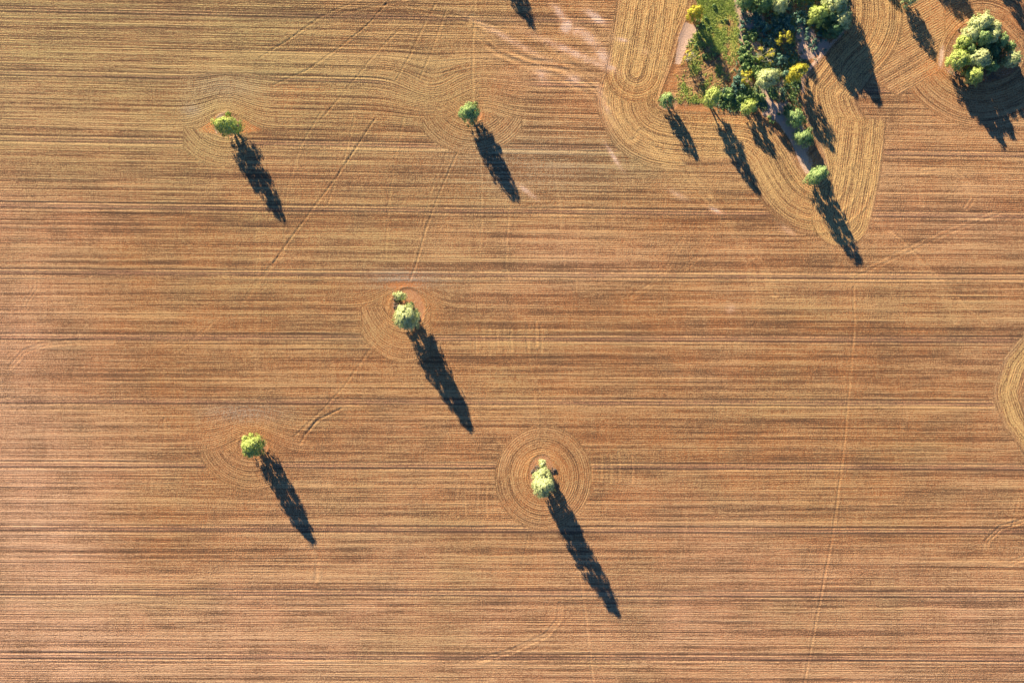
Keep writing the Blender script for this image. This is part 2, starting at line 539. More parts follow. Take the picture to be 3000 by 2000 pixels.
for i, x in enumerate((1340, 1362, 1400, 1425, 1448)):
    T([(x, 1420 + 6 * (i % 2)), (x - 2, 1470), (x + 1, 1512 - 5 * (i % 3))], 2.8, .04, .45, 0, 54 + i)
for i, (x, y0, y1) in enumerate(((1570, 940, 1010), (1585, 950, 1030), (1545, 955, 1025))):
    T([(x, y0), (x + 2, y1)], 4, .05, .5, 0, 60 + i)
# seeder-run headland ridges around the islands
for k in (36, 78, 112, 150):
    Z += 0.05 * np.exp(-((dS - k - 4 * wob) / 3.0) ** 2) * (~inS)
Z += 0.06 * np.exp(-((dC - 4) / 4) ** 2) + 0.05 * np.exp(-((dS - 3) / 4) ** 2)
# soft relief
Z += (vnoise(GX / 1.3, GY / 1.3, 71, 2) - 0.5) * 0.05 * (0.35 + ROUGH + 1.2 * inS_soft)
STRAW = np.clip(STRAW - 0.25 * np.clip(RED, 0, 1), 0, 1)
RED = np.clip(RED, 0, 1)
LITTER = np.clip(LITTER, 0, 1)
far = sm(np.maximum(np.abs(GX) - 99, np.abs(GY) - 69), 0, 60)
Z = Z * (1 - far)

me = bpy.data.meshes.new("field")
co = np.stack([GX, GY, Z], -1).reshape(-1, 3).astype(np.float32)
nv = co.shape[0]
ii = np.arange(NX * NY).reshape(NY, NX)
q = np.stack([ii[:-1, :-1], ii[:-1, 1:], ii[1:, 1:], ii[1:, :-1]], -1).reshape(-1, 4).astype(np.int32)
nq = q.shape[0]
me.vertices.add(nv)
me.vertices.foreach_set("co", co.ravel())
me.loops.add(nq * 4)
me.loops.foreach_set("vertex_index", q.ravel())
me.polygons.add(nq)
me.polygons.foreach_set("loop_start", np.arange(0, nq * 4, 4, dtype=np.int32))
me.update(calc_edges=True)
me.polygons.foreach_set("use_smooth", np.ones(nq, bool))
a = me.attributes.new("rowuv", 'FLOAT_VECTOR', 'POINT')
a.data.foreach_set("vector", np.stack([U / PPM, V / PPM, ROWS], -1).astype(np.float32).ravel())
a = me.attributes.new("cover", 'FLOAT_COLOR', 'POINT')
a.data.foreach_set("color", np.stack([STRAW, GREEN, SAND, BASE], -1).astype(np.float32).ravel())
a = me.attributes.new("soil", 'FLOAT_COLOR', 'POINT')
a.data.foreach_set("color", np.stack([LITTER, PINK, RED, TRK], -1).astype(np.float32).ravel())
a = me.attributes.new("drift", 'FLOAT_VECTOR', 'POINT')
a.data.foreach_set("vector", np.stack([np.clip(GREY, 0, 1), ROUGH, ZONE], -1).astype(np.float32).ravel())
a = me.attributes.new("olive", 'FLOAT', 'POINT')
a.data.foreach_set("value", OLIVE.astype(np.float32).ravel())
field = bpy.data.objects.new("field", me)
COL.objects.link(field)
field["kind"] = "structure"

# ---- field material
G = NT("field soil and stubble")


def attr(name):
    nd = G.n("ShaderNodeAttribute", attribute_name=name)
    return nd


def sepc(nd):
    s = G.n("ShaderNodeSeparateColor")
    G.t.links.new(nd.outputs["Color"], s.inputs[0])
    return s.outputs[0], s.outputs[1], s.outputs[2], nd.outputs["Alpha"]


ruv = attr("rowuv")
sx = G.n("ShaderNodeSeparateXYZ")
G.t.links.new(ruv.outputs["Vector"], sx.inputs[0])
u, v, rows = sx.outputs
straw, green, sand, base = sepc(attr("cover"))
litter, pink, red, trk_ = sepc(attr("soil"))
dr = attr("drift")
sd_ = G.n("ShaderNodeSeparateXYZ")
G.t.links.new(dr.outputs["Vector"], sd_.inputs[0])
grey, rough, zone = sd_.outputs
ol_ = attr("olive")
olive = ol_.outputs["Fac"]
geo = G.n("ShaderNodeNewGeometry")
pos = geo.outputs["Position"]
M = G.math

# wandering of the rows
wv = G.noise(G.xyz(M('MULTIPLY', u, .35), M('MULTIPLY', v, .8)), 1.0, 2)
v2 = M('MULTIPLY_ADD', M('SUBTRACT', wv, .5), 0.05, v)
inb_ = M('MULTIPLY', M('MULTIPLY_ADD', zone, -.9, 1.0), rows)
bandA = G.noise(G.xyz(M('MULTIPLY', u, .009), M('MULTIPLY', v2, .55)), 1.0, 3, .6)     # metre-wide bands, tens of metres long
bandL = G.noise(G.xyz(M('MULTIPLY', u, .0035), M('MULTIPLY', v, 1.15)), 1.0, 1, .5)     # steady lines that run the whole width
thin = M('MULTIPLY', G.step(M('ABSOLUTE', M('SUBTRACT', bandL, .5)), 0.0, .05, 1.0, 0.0), inb_)
bandB = G.noise(G.xyz(M('MULTIPLY', u, .026), M('MULTIPLY', v2, 2.6)), 1.0, 2, .6)     # single rows
bandC = G.noise(G.xyz(M('MULTIPLY', u, 1.1), M('MULTIPLY', v2, 3.6)), 1.0, 2, .6)       # tufts in the row
bandV = G.noise(G.xyz(M('MULTIPLY', u, 2.2), M('MULTIPLY', v2, .22)), 1.0, 2, .6)       # cross marks of the harrow
bandD = G.noise(G.xyz(M('MULTIPLY', u, .12), M('MULTIPLY', v2, 5.5)), 1.0, 1, .5)      # finest drill lines
speck = G.noise(pos, 4.6, 3, .75)
broken = G.step(G.noise(pos, .55, 3, .65), .30, .68)
clod = G.noise(pos, 5.5, 2, .6)
patch = G.noise(pos, .16, 4, .55)
inb = M('MULTIPLY_ADD', zone, -.72, 1.0)
rowsin = M('SINE', M('MULTIPLY', v2, 2 * math.pi / 0.40))
rowsin2 = M('SINE', M('MULTIPLY', v2, 2 * math.pi / 0.92))
rowA = M('MULTIPLY', M('MULTIPLY', rowsin, rows), M('MULTIPLY_ADD', broken, 1.15, .2))

# seeding passes 11.2 m wide: paired wheel furrows
tp = M('MULTIPLY', M('FRACT', M('MULTIPLY_ADD', v, 1 / 11.2, -(803 / PPM) / 11.2 + 20.5)), 11.2)
tp = M('ADD', tp, -5.6)


def line(at, w):
    return M('EXPONENT', M('MULTIPLY', M('POWER', M('ABSOLUTE', M('MULTIPLY', M('ADD', tp, -at), 1 / w)), 2.0), -1.0))


lineA = line(-0.45, .13)
lineB = line(0.62, .15)
midl = line(0.1, .55)
lp = M('MULTIPLY', M('ADD', lineA, lineB), base)
midp = M('MULTIPLY', midl, base)
palel = M('MULTIPLY', M('ADD', line(0.92, .14), line(-.17, .12)), base)

# stubble factor
f = M('MULTIPLY_ADD', M('MULTIPLY', M('SUBTRACT', bandA, .5), inb), 1.0, straw)
f = M('MULTIPLY_ADD', M('MULTIPLY', M('SUBTRACT', bandB, .5), inb), 1.5, f)
f = M('MULTIPLY_ADD', M('MULTIPLY', M('SUBTRACT', bandL, .5), inb), .65, f)
f = M('MULTIPLY_ADD', M('SUBTRACT', bandD, .5), 1.3, f)
f = M('MULTIPLY_ADD', M('SUBTRACT', bandV, .5), .55, f)
f = M('MULTIPLY_ADD', rowA, M('MULTIPLY_ADD', zone, .15, .05), f)
f = M('MULTIPLY_ADD', M('SUBTRACT', bandC, .5), 1.0, f)
f = M('MULTIPLY_ADD', M('SUBTRACT', speck, .5), 3.6, f)
f = M('MULTIPLY_ADD', palel, .35, f)
f = M('MULTIPLY_ADD', midp, -.12, f)
f = M('MULTIPLY_ADD', trk_, .30, f)
fs = G.step(f, .12, 1.05)
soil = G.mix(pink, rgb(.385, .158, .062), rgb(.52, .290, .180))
soil = G.mix(G.step(patch, .35, .7), soil, G.mix(.55, soil, rgb(.25, .14, .075)))
soil = G.mix(M('MULTIPLY', midp, .6), soil, rgb(.50, .27, .18))
strawc = G.mix(G.noise(pos, .5, 3, .6), rgb(.47, .30, .145), rgb(.60, .378, .195))
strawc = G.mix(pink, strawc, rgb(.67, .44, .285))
strawc = G.mix(olive, strawc, rgb(.48, .37, .175))
strawc = G.mix(G.step(rough, .38, .62), strawc, rgb(.66, .45, .20))
strawc = G.mix(grey, strawc, rgb(.40, .345, .29))
soil = G.mix(M('MULTIPLY', olive, .6), soil, rgb(.27, .175, .095))
soil = G.mix(red, soil, rgb(.56, .225, .085))
col = G.mix(fs, soil, strawc)
# dark old stubble and weed stems in the rows, with furrow shade painted in
dk = M('MULTIPLY_ADD', M('SUBTRACT', bandB, .5), -2.2, M('MULTIPLY_ADD', M('SUBTRACT', bandA, .5), -1.5, .17))
dk = M('MULTIPLY_ADD', M('SUBTRACT', bandL, .5), -.9, dk)
dk = M('MULTIPLY_ADD', M('MULTIPLY', thin, G.step(bandA, .3, .7)), .42, dk)
dk = M('MULTIPLY_ADD', M('SUBTRACT', bandD, .5), -1.5, dk)
dk = M('MULTIPLY_ADD', rowA, M('MULTIPLY', zone, -.12), dk)
dk = M('MULTIPLY_ADD', M('SUBTRACT', clod, .5), 4.0, dk)
dk = M('MULTIPLY_ADD', M('SUBTRACT', bandC, .5), -1.0, dk)
dk = M('MULTIPLY_ADD', zone, -.16, dk)
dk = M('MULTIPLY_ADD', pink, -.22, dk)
dk = M('MULTIPLY_ADD', G.step(rough, .38, .62), -.12, dk)
dk = M('MULTIPLY_ADD', M('SUBTRACT', patch, .5), .5, dk)
dk = M('MULTIPLY_ADD', lp, .75, dk)
dk = M('MULTIPLY_ADD', trk_, -.5, dk)
dk = M('MULTIPLY_ADD', sand, -.8, dk)
dk = M('MULTIPLY_ADD', red, -.45, dk)
dks = M('MULTIPLY', G.step(dk, .08, .85), .78)
col = G.mix(dks, col, rgb(.085, .058, .042))
# sand, grass, litter
sandc = G.mix(speck, rgb(.56, .38, .29), rgb(.74, .56, .46))
sf = G.step(M('MULTIPLY_ADD', M('SUBTRACT', clod, .5), .8, M('MULTIPLY_ADD', M('SUBTRACT', speck, .5), 1.0, sand)), .26, .74)
col = G.mix(M('MULTIPLY', sf, .93), col, sandc)
gcol = G.mix(G.noise(pos, .9, 3, .6), rgb(.17, .31, .075), rgb(.46, .46, .09))
gf = G.step(M('MULTIPLY_ADD', M('SUBTRACT', speck, .5), 1.3, M('MULTIPLY_ADD', rowA, .10, green)), .25, .85)
col = G.mix(M('MULTIPLY', gf, .92), col, gcol)
lcol = G.mix(speck, rgb(.05, .045, .038), rgb(.20, .15, .115))
lf = G.step(M('MULTIPLY_ADD', M('SUBTRACT', clod, .5), 1.0, litter), .30, .80)
col = G.mix(M('MULTIPLY', lf, .85), col, lcol)

# relief
h = M('MULTIPLY', rowA, M('MULTIPLY_ADD', zone, .006, .010))
h = M('MULTIPLY_ADD', M('MULTIPLY', M('MULTIPLY', rowsin2, rows), broken), .006, h)
rb = M('MULTIPLY', rows, .9)
h = M('MULTIPLY_ADD', M('MULTIPLY', bandA, M('MULTIPLY', rb, inb)), .07, h)
h = M('MULTIPLY_ADD', M('MULTIPLY', bandB, M('MULTIPLY', rb, inb)), .060, h)
h = M('MULTIPLY_ADD', M('MULTIPLY', bandL, M('MULTIPLY', rb, inb)), .035, h)
h = M('MULTIPLY_ADD', thin, -.022, h)
h = M('MULTIPLY_ADD', M('MULTIPLY', bandD, rb), .030, h)
h = M('MULTIPLY_ADD', M('MULTIPLY', bandV, rb), .022, h)
h = M('MULTIPLY_ADD', M('MULTIPLY', bandC, rb), .030, h)
h = M('MULTIPLY_ADD', speck, M('MULTIPLY_ADD', rough, .06, .085), h)
h = M('MULTIPLY_ADD', clod, .060, h)
h = M('MULTIPLY_ADD', lp, -.055, h)
h = M('MULTIPLY_ADD', palel, .03, h)
bp = G.n("ShaderNodeBump")
bp.inputs["Strength"].default_value = 1.0
bp.inputs["Distance"].default_value = 1.0
G.put(bp.inputs["Height"], h)
pb = G.n("ShaderNodeBsdfPrincipled")
G.put(pb.inputs["Base Color"], col)
pb.inputs["Roughness"].default_value = 0.95
pb.inputs["Specular IOR Level"].default_value = 0.1
G.t.links.new(bp.outputs[0], pb.inputs["Normal"])
out = G.n("ShaderNodeOutputMaterial")
G.t.links.new(pb.outputs[0], out.inputs[0])
me.materials.append(G.m)


# ------------------------------------------------------------------ plant and rock materials
def leaf_mat(name, c1, c2, trans=0.06):
    g = NT(name)
    oi = g.n("ShaderNodeNewGeometry")
    r = oi.outputs["Random Per Island"]
    c = g.mix(r, rgb(*c1), rgb(*c2))
    d = g.n("ShaderNodeBsdfDiffuse")
    g.put(d.inputs[0], c)
    t = g.n("ShaderNodeBsdfTranslucent")
    g.put(t.inputs[0], c)
    mx = g.n("ShaderNodeMixShader")
    mx.inputs[0].default_value = trans
    g.t.links.new(d.outputs[0], mx.inputs[1])
    g.t.links.new(t.outputs[0], mx.inputs[2])
    o = g.n("ShaderNodeOutputMaterial")
    g.t.links.new(mx.outputs[0], o.inputs[0])
    return g.m


def bark_mat(name, c1, c2):
    g = NT(name)
    tc = g.n("ShaderNodeTexCoord")
    nz = g.noise(tc.outputs["Object"], 6.0, 4, .6, '3D')
    d = g.n("ShaderNodeBsdfPrincipled")
    g.put(d.inputs["Base Color"], g.mix(nz, rgb(*c1), rgb(*c2)))
    d.inputs["Roughness"].default_value = .85
    b = g.n("ShaderNodeBump")
    b.inputs["Distance"].default_value = .02
    g.put(b.inputs["Height"], nz)
    g.t.links.new(b.outputs[0], d.inputs["Normal"])
    o = g.n("ShaderNodeOutputMaterial")
    g.t.links.new(d.outputs[0], o.inputs[0])
    return g.m


LEAF = {
    'green': leaf_mat("fresh green leaves", (.18, .33, .14), (.50, .64, .26)),
    'lime': leaf_mat("yellow green leaves", (.30, .44, .10), (.66, .74, .26)),
    'pale': leaf_mat("pale silver green leaves", (.32, .46, .22), (.84, .86, .44)),
    'gold': leaf_mat("golden yellow leaves", (.44, .42, .05), (.76, .72, .13)),
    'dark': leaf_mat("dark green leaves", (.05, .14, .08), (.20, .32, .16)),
    'salt': leaf_mat("blue grey saltbush leaves", (.07, .20, .16), (.36, .52, .38)),
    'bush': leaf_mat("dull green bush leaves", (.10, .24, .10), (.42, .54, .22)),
}
BARK = bark_mat("grey brown bark", (.14, .10, .075), (.34, .27, .20))
DEAD = bark_mat("bleached dead wood", (.34, .31, .27), (.60, .56, .48))
ROCK = bark_mat("dark ironstone rock", (.045, .036, .032), (.20, .15, .12))


# ------------------------------------------------------------------ mesh builders
def mesh_np(name, verts, faces4, mat):
    m = bpy.data.meshes.new(name)
    n, k = len(verts), len(faces4)
    m.vertices.add(n)
    m.vertices.foreach_set("co", np.asarray(verts, np.float32).ravel())
    m.loops.add(k * 4)
    m.loops.foreach_set("vertex_index", np.asarray(faces4, np.int32).ravel())
    m.polygons.add(k)
    m.polygons.foreach_set("loop_start", np.arange(0, k * 4, 4, dtype=np.int32))
    m.update(calc_edges=True)
    m.materials.append(mat)
    return m


def leaves(centres, normals, size, r):
    """a small bent leaf spray (quad) at every point"""
    n = len(centres)
    a = r.normal(size=(n, 3))
    t = np.cross(normals, a)
    t /= np.linalg.norm(t, axis=1)[:, None] + 1e-9
    b = np.cross(normals, t)
    s = size * (0.6 + 0.8 * r.random((n, 1)))
    L = t * s * 0.62
    Wd = b * s * 0.42
    dn = normals * s * 0.18
    v = np.stack([centres - L, centres + Wd * 1.0 + dn, centres + L, centres - Wd + dn], 1).reshape(-1, 3)
    f = np.arange(n * 4).reshape(n, 4)
    return v, f


def tube(path, radii, sides=6):
    path = [np.asarray(p, float) for p in path]
    V_, F_ = [], []
    for i, p in enumerate(path):
        d = path[min(i + 1, len(path) - 1)] - path[max(i - 1, 0)]
        d /= np.linalg.norm(d) + 1e-9
        ref = np.array([1.0, 0.1, 0]) if abs(d[2]) > .7 else np.array([0, 0, 1.0])
        x = np.cross(d, ref)
        x /= np.linalg.norm(x)
        y = np.cross(d, x)
        for k in range(sides):
            an = 2 * math.pi * k / sides
            V_.append(p + radii[i] * (math.cos(an) * x + math.sin(an) * y))
    for i in range(len(path) - 1):
        for k in range(sides):
            k2 = (k + 1) % sides
            F_.append((i * sides + k, i * sides + k2, (i + 1) * sides + k2, (i + 1) * sides + k))
    return V_, F_


def merge(parts):
    V_, F_, o = [], [], 0
    for v, f in parts:
        V_.append(np.asarray(v, float))
        F_.append(np.asarray(f, int) + o)
        o += len(v)
    return np.concatenate(V_), np.concatenate(F_)


def link(name, mesh, parent=None, loc=(0, 0, 0), rz=0.0):
    o = bpy.data.objects.new(name, mesh)
    COL.objects.link(o)
    o.location = loc
    o.rotation_euler = (0, 0, rz)
    if parent is not None:
        o.parent = parent
    return o


def tag(o, label, cat, group=None):
    o["label"] = label
    o["category"] = cat
    if group:
        o["group"] = group


def at_height(px, py, z):
    """world x, y of a point z metres up that the photograph shows at px, py"""
    k = (H - z) / H
    return gx(px) * k, gy(py) * k


def tree(name, label, px, py, rpx, h, leaf='green', dens=1.0, seed=0, stems=3, lobes=11, elong=(1.0, 1.0), rot=0.0,
         lean=(0, 0), cat="tree", group=None, sparse=False, low=0.12, leafsize=.15, dead=False):
    r = np.random.default_rng(1000 + seed)
    hc = h * 0.55
    cx, cy = at_height(px, py, hc)
    bx, by = cx - lean[0], cy - lean[1]
    R = rpx / PPM * (H - hc) / H
    root = bpy.data.objects.new(name, None)
    COL.objects.link(root)
    root.location = (bx, by, -0.03)
    tag(root, label, cat, group)
    hb = h * low
    Hc = h - hb
    # lobes of the crown: a rounded dome, widest low down
    L = []
    lobes = int(lobes * (1.0 + .35 * max(0, Hc / R - 1.2)))
    for i in range(lobes):
        t = (i + .5) / lobes
        prof = max(0.08, 1 - (max(t - .25, 0) / .80) ** 2.6 - .4 * max(.25 - t, 0)) ** .8
        lr = R * (0.46 - 0.12 * t) * (0.78 + 0.42 * r.random())
        if sparse:
            lr *= .68
        an = i * 2.399963 + r.random() * 1.1
        rad = max(0.0, prof * R - lr * .85) * (0.45 + .55 * math.sqrt(r.random()))
        if i % 3 == 0 and i < lobes - 1:
            rad = max(0.0, prof * R - lr * .8) * (1.0 + .12 * r.random())
        z = hb + lr * .7 + t * (Hc - lr * 1.5)
        L.append((rad * math.cos(an) * elong[0], rad * math.sin(an) * elong[1], z, lr))
    c_, s_ = math.cos(rot), math.sin(rot)
    L = [(x * c_ - y * s_ + lean[0], x * s_ + y * c_ + lean[1], z, lr) for x, y, z, lr in L]
    # trunk and limbs: several stems from one base, each splitting to the lobes
    parts = []
    r0 = 0.030 * h + 0.02
    mids = []
    for k in range(stems):
        an = k * 2 * math.pi / stems + r.random()
        sp = 0.32 * R if stems > 1 else 0.05
        b = np.array([.12 * math.cos(an) * (stems > 1), .12 * math.sin(an) * (stems > 1), -0.05])
        m1 = np.array([sp * .45 * math.cos(an) + lean[0] * .4, sp * .45 * math.sin(an) + lean[1] * .4, hb * .62])
        m2 = np.array([sp * math.cos(an) + lean[0] * .85, sp * math.sin(an) + lean[1] * .85, hb * 1.15])
        q_ = .85 if stems > 1 else 1.25
        parts.append(tube([b, m1 * .5 + b * .5 + r.normal(size=3) * .03, m1, m2], [r0 * 1.15 * q_, r0 * q_ * .95, r0 * .82 * q_, r0 * .62 * q_]))
        mids.append(m2)
    for x, y, z, lr in L:
        e = np.array([x, y, z])
        m = min(mids, key=lambda q: np.linalg.norm(q - e))
        mid = (m + e) * .5 + np.array([0, 0, -.06 * h]) + r.normal(size=3) * .05
        parts.append(tube([m, mid, e + (e - m) * .1], [r0 * .5, r0 * .3, .012], 5))
        for j in range(2 if not dead else 5):
            dv = r.normal(size=3)
            dv[2] = abs(dv[2])
            dv /= np.linalg.norm(dv)
            parts.append(tube([e, e + dv * lr * .6 + r.normal(size=3) * .03, e + dv * lr * (1.0 if not dead else 1.35)], [.022, .015, .006] if not dead else [.04, .03, .012], 4))
    tv, tf = merge(parts)
    link("trunk", mesh_np("trunk", tv, tf, DEAD if dead else BARK), root)
    # foliage
    C, N = [], []
    for li, (x, y, z, lr) in enumerate(L):
        if dead and li % 2:
            continue
        n = int(230 * dens * max(lr / .75, .35) ** 1.7 * (.15 / leafsize) ** 1.6)
        d = r.normal(size=(n, 3))
        d /= np.linalg.norm(d, axis=1)[:, None]
        d[:, 2] = np.where(d[:, 2] < -.35, -d[:, 2], d[:, 2])
        # sprays inside the lobe gather in tufts
        tuft = r.normal(size=(max(6, n // 14), 3))
        tuft /= np.linalg.norm(tuft, axis=1)[:, None]
        tuft[:, 2] = np.where(tuft[:, 2] < -.3, -tuft[:, 2], tuft[:, 2])
        pick = tuft[r.integers(0, len(tuft), n)]
        d = d * .42 + pick
        d /= np.linalg.norm(d, axis=1)[:, None]
        rad = lr * (0.70 + 0.34 * r.random((n, 1)) ** .8)
        C.append(np.array([x, y, z]) + d * rad * np.array([1, 1, .85]))
        ev = np.array([x - lean[0], y - lean[1], 0.0]) / R + np.array([0, 0, np.clip((z - hb) / Hc - .45, -.2, .6) * 1.9])
        nn = d * .7 + ev * .8 + r.normal(size=(n, 3)) * .3
        N.append(nn / np.linalg.norm(nn, axis=1)[:, None])
    if not sparse and not dead:
        # the outer coat of the dome: tufts of leaf sprays with gaps between them
        nt = int(4.6 * dens * R * Hc / .42)
        t = r.random(nt) ** 1.1
        an = r.random(nt) * 2 * math.pi
        ph = r.random(4) * 6.28
        wobl = .97 + .15 * np.sin(an * 2 + ph[0] + t * 3) + .13 * np.sin(an * 3 - t * 5 + ph[2]) + .12 * np.sin(an * 6 + t * 9 + ph[1])
        prof = np.maximum(.05, 1 - (np.maximum(t - .25, 0) / .78) ** 2.5 - .5 * np.maximum(.22 - t, 0)) ** .8 * R * (.80 + .17 * r.random(nt)) * wobl
        x = prof * np.cos(an) * elong[0]
        y = prof * np.sin(an) * elong[1]
        z = hb + .06 * Hc + t * Hc * .92
        tr = (.20 + .24 * r.random(nt) ** 1.5) * min(1.0, R / 1.2 + .3)
        per = 34
        tc = np.stack([x * c_ - y * s_ + lean[0], x * s_ + y * c_ + lean[1], z], 1)
        tc = np.repeat(tc, per, 0)
        d = r.normal(size=(nt * per, 3))
        d /= np.linalg.norm(d, axis=1)[:, None]
        d[:, 2] = np.where(d[:, 2] < -.3, -d[:, 2], d[:, 2])
        C.append(tc + d * (np.repeat(tr, per)[:, None] * (.75 + .35 * r.random((nt * per, 1)))))
        env = np.stack([np.cos(an) * c_ - np.sin(an) * s_, np.cos(an) * s_ + np.sin(an) * c_, np.clip((t - .45) * 1.9, -.3, 1.5)], 1)
        env /= np.linalg.norm(env, axis=1)[:, None]
        d = d * .62 + np.repeat(env, per, 0) * .85 + r.normal(size=d.shape) * .24
        N.append(d / np.linalg.norm(d, axis=1)[:, None])
    lv, lf = leaves(np.concatenate(C), np.concatenate(N), leafsize, r)
    link("crown", mesh_np("crown", lv, lf, LEAF[leaf]), root)
    return root


# ------------------------------------------------------------------ the lone trees of the field
LONE = "lone trees left standing in the ploughed field"
tree("mallee_tree", "three-stemmed pale green tree on a bare eye-shaped island of orange soil", 664, 368, 33, 5.2, 'lime', 1.1, 1, 3, 12,
     (1.12, .85), 0, (-.25, .1), group=LONE, low=.10)
tree("mallee_tree", "round bright green tree on a small orange patch, with no sapling or rocks beside it", 1375, 330, 31, 4.8, 'green', 1.3, 2, 1, 12, (1, .92), group=LONE, low=.10)
tree("mallee_tree", "large pale silvery green tree beside a dark rock heap near the middle of the field", 1191, 931, 37, 6.5, 'pale', 1.3, 3, 4, 15, (.92, 1.1), .2, group=LONE, low=.10)
tree("mallee_tree", "bushy yellow-green tree on a bare island, its long shadow split into two tips", 738, 1307, 33, 5.8, 'lime', 1.25, 4, 3, 12, (1, 1), .1, group=LONE, low=.10)
tree("mallee_tree", "tall pale green tree with the longest shadow, centred in ring-shaped drill rows", 1592, 1418, 35, 7.9, 'pale', 1.3, 5, 3, 14, (.95, 1.05), group=LONE, low=.10)
tree("mallee_tree", "small round green tree standing alone at the lower left corner of the green paddock", 1954, 294, 22, 3.3, 'green', 1.2, 6, 1, 9, group=LONE, low=.10)
tree("mallee_tree", "egg-shaped green tree at the southern tip of the sandy scrub strip", 2397, 513, 27, 5.0, 'green', 1.4, 7, 2, 11, (1.25, .75), .75, (0.0, 0), group=LONE, low=.10)
tree("mallee_tree", "dense green tree just below a dark bush on the sandy strip", 2333, 344, 28, 3.3, 'green', 1.4, 8, 2, 12, low=.10)
tree("mallee_tree", "dense green tree on the sandy strip, lower one of the close pair", 2356, 402, 28, 3.1, 'green', 1.4, 9, 2, 12, (1.08, .95), low=.10)
tree("round_bush", "dark rounded bush on the sandy strip touching the upper tree of the pair", 2313, 324, 19, 1.7, 'dark', 1.5, 10, 2, 8, low=.1, cat="bush")
tree("sapling", "small yellow-green sapling above the three-stemmed tree", 668, 333, 7.5, 1.5, 'lime', 1.5, 11, 1, 4, low=.10, cat="sapling")
tree("sapling", "pale leafy sapling above the dark rock heap", 1172, 868, 15, 2.5, 'pale', 1.2, 12, 2, 6, (1.2, .8), -.2, low=.10, cat="sapling")
tree("sapling", "tiny yellow-green sapling above the tree with the two-tipped shadow", 733, 1272, 6, .9, 'lime', 1.5, 13, 1, 4, low=.10, cat="sapling")
tree("sapling", "pale yellow-green sapling at the top of the ring-shaped drill rows", 1590, 1361, 13, 2.0, 'pale', 1.4, 14, 1, 6, (.8, 1.2), low=.10, cat="sapling")
tree("round_bush", "low dark green bush tucked against the top of the large silvery tree", 1200, 893, 12, .8, 'bush', 1.4, 15, 2, 7, (1.3, .8), low=.1, cat="bush")

# ------------------------------------------------------------------ trees of the scrub patch
tree("acacia_tree", "bright yellow tree at the top of the pale sandy verge", 2036, 40, 23, 3.9, 'gold', 1.2, 20, 2, 9, (1.0, .95), low=.22)
tree("dead_tree", "bleached half-dead tree with a few yellow tufts at the paddock's sandy edge", 2018, 168, 22, 2.6, 'gold', .55, 21, 2, 10, dead=True, low=.16)
tree("mallee_tree", "slim yellow-green tree at the paddock's lower edge with shrubs on its right", 2087, 287, 25, 5.2, 'lime', 1.2, 22, 2, 11, (.75, 1.25), -.3, low=.22)
tree("acacia_tree", "golden tree among dark shrubs left of the silvery tree", 2186, 226, 24, 2.8, 'gold', .9, 23, 3, 11, (.8, 1.25), -.35, sparse=True)
tree("mallee_tree", "pale silvery tree with an upright oval crown in the middle of the scrub", 2249, 232, 33, 4.4, 'pale', 1.35, 24, 3, 14, (1.15, .85), .75, low=.25)
tree("acacia_tree", "sparse golden tree with bare grey branches in the middle of the scrub", 2244, 164, 32, 3.1, 'gold', .75, 25, 3, 12, (1.1, .95), sparse=True, dead=True)
tree("acacia_tree", "golden tree standing alone in deep shade in the upper scrub", 2300, 112, 29, 3.2, 'gold', 1.0, 26, 3, 11, (1.15, .8), .3, sparse=True)
tree("acacia_tree", "bright yellow tree at the scrub's right corner beside the vehicle track", 2335, 213, 25, 4.3, 'gold', 1.2, 27, 2, 10, (1.3, .8), .7, low=.22)
tree("mallee_tree", "low yellow-green tree on the scrub's bottom edge", 2197, 314, 25, 2.6, 'lime', 1.0, 28, 3, 11, (1.1, .9), .6)
BIG = "big trees at the upper right of the scrub patch"
tree("gum_tree", "yellow-green tree on the left of the big upper cluster in the scrub", 2400, 44, 28, 4.4, 'lime', 1.2, 30, 3, 12, group=BIG)
tree("gum_tree", "pale green tree at the top of the big upper cluster in the scrub", 2448, 14, 36, 5.2, 'pale', 1.2, 31, 3, 15, group=BIG)
tree("gum_tree", "greyish green tree on the right of the big upper cluster in the scrub", 2468, 58, 28, 4.6, 'pale', 1.3, 32, 3, 12, group=BIG)
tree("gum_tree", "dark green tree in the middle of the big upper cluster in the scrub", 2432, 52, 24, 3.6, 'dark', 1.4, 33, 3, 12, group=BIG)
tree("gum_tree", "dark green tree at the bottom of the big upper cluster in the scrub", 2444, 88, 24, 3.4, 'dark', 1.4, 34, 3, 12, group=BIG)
TOP = "trees along the top edge of the scrub patch"
tree("gum_tree", "pale yellow-green tree lit by the sun at the scrub's top edge", 2286, 12, 24, 4.0, 'pale', 1.1, 35, 3, 11, group=TOP)
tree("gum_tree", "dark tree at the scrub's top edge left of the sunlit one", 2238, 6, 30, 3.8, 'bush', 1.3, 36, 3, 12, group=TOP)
tree("gum_tree", "dark tree at the scrub's top left corner by the paddock edge", 2186, 2, 26, 3.6, 'bush', 1.3, 37, 3, 12, group=TOP)

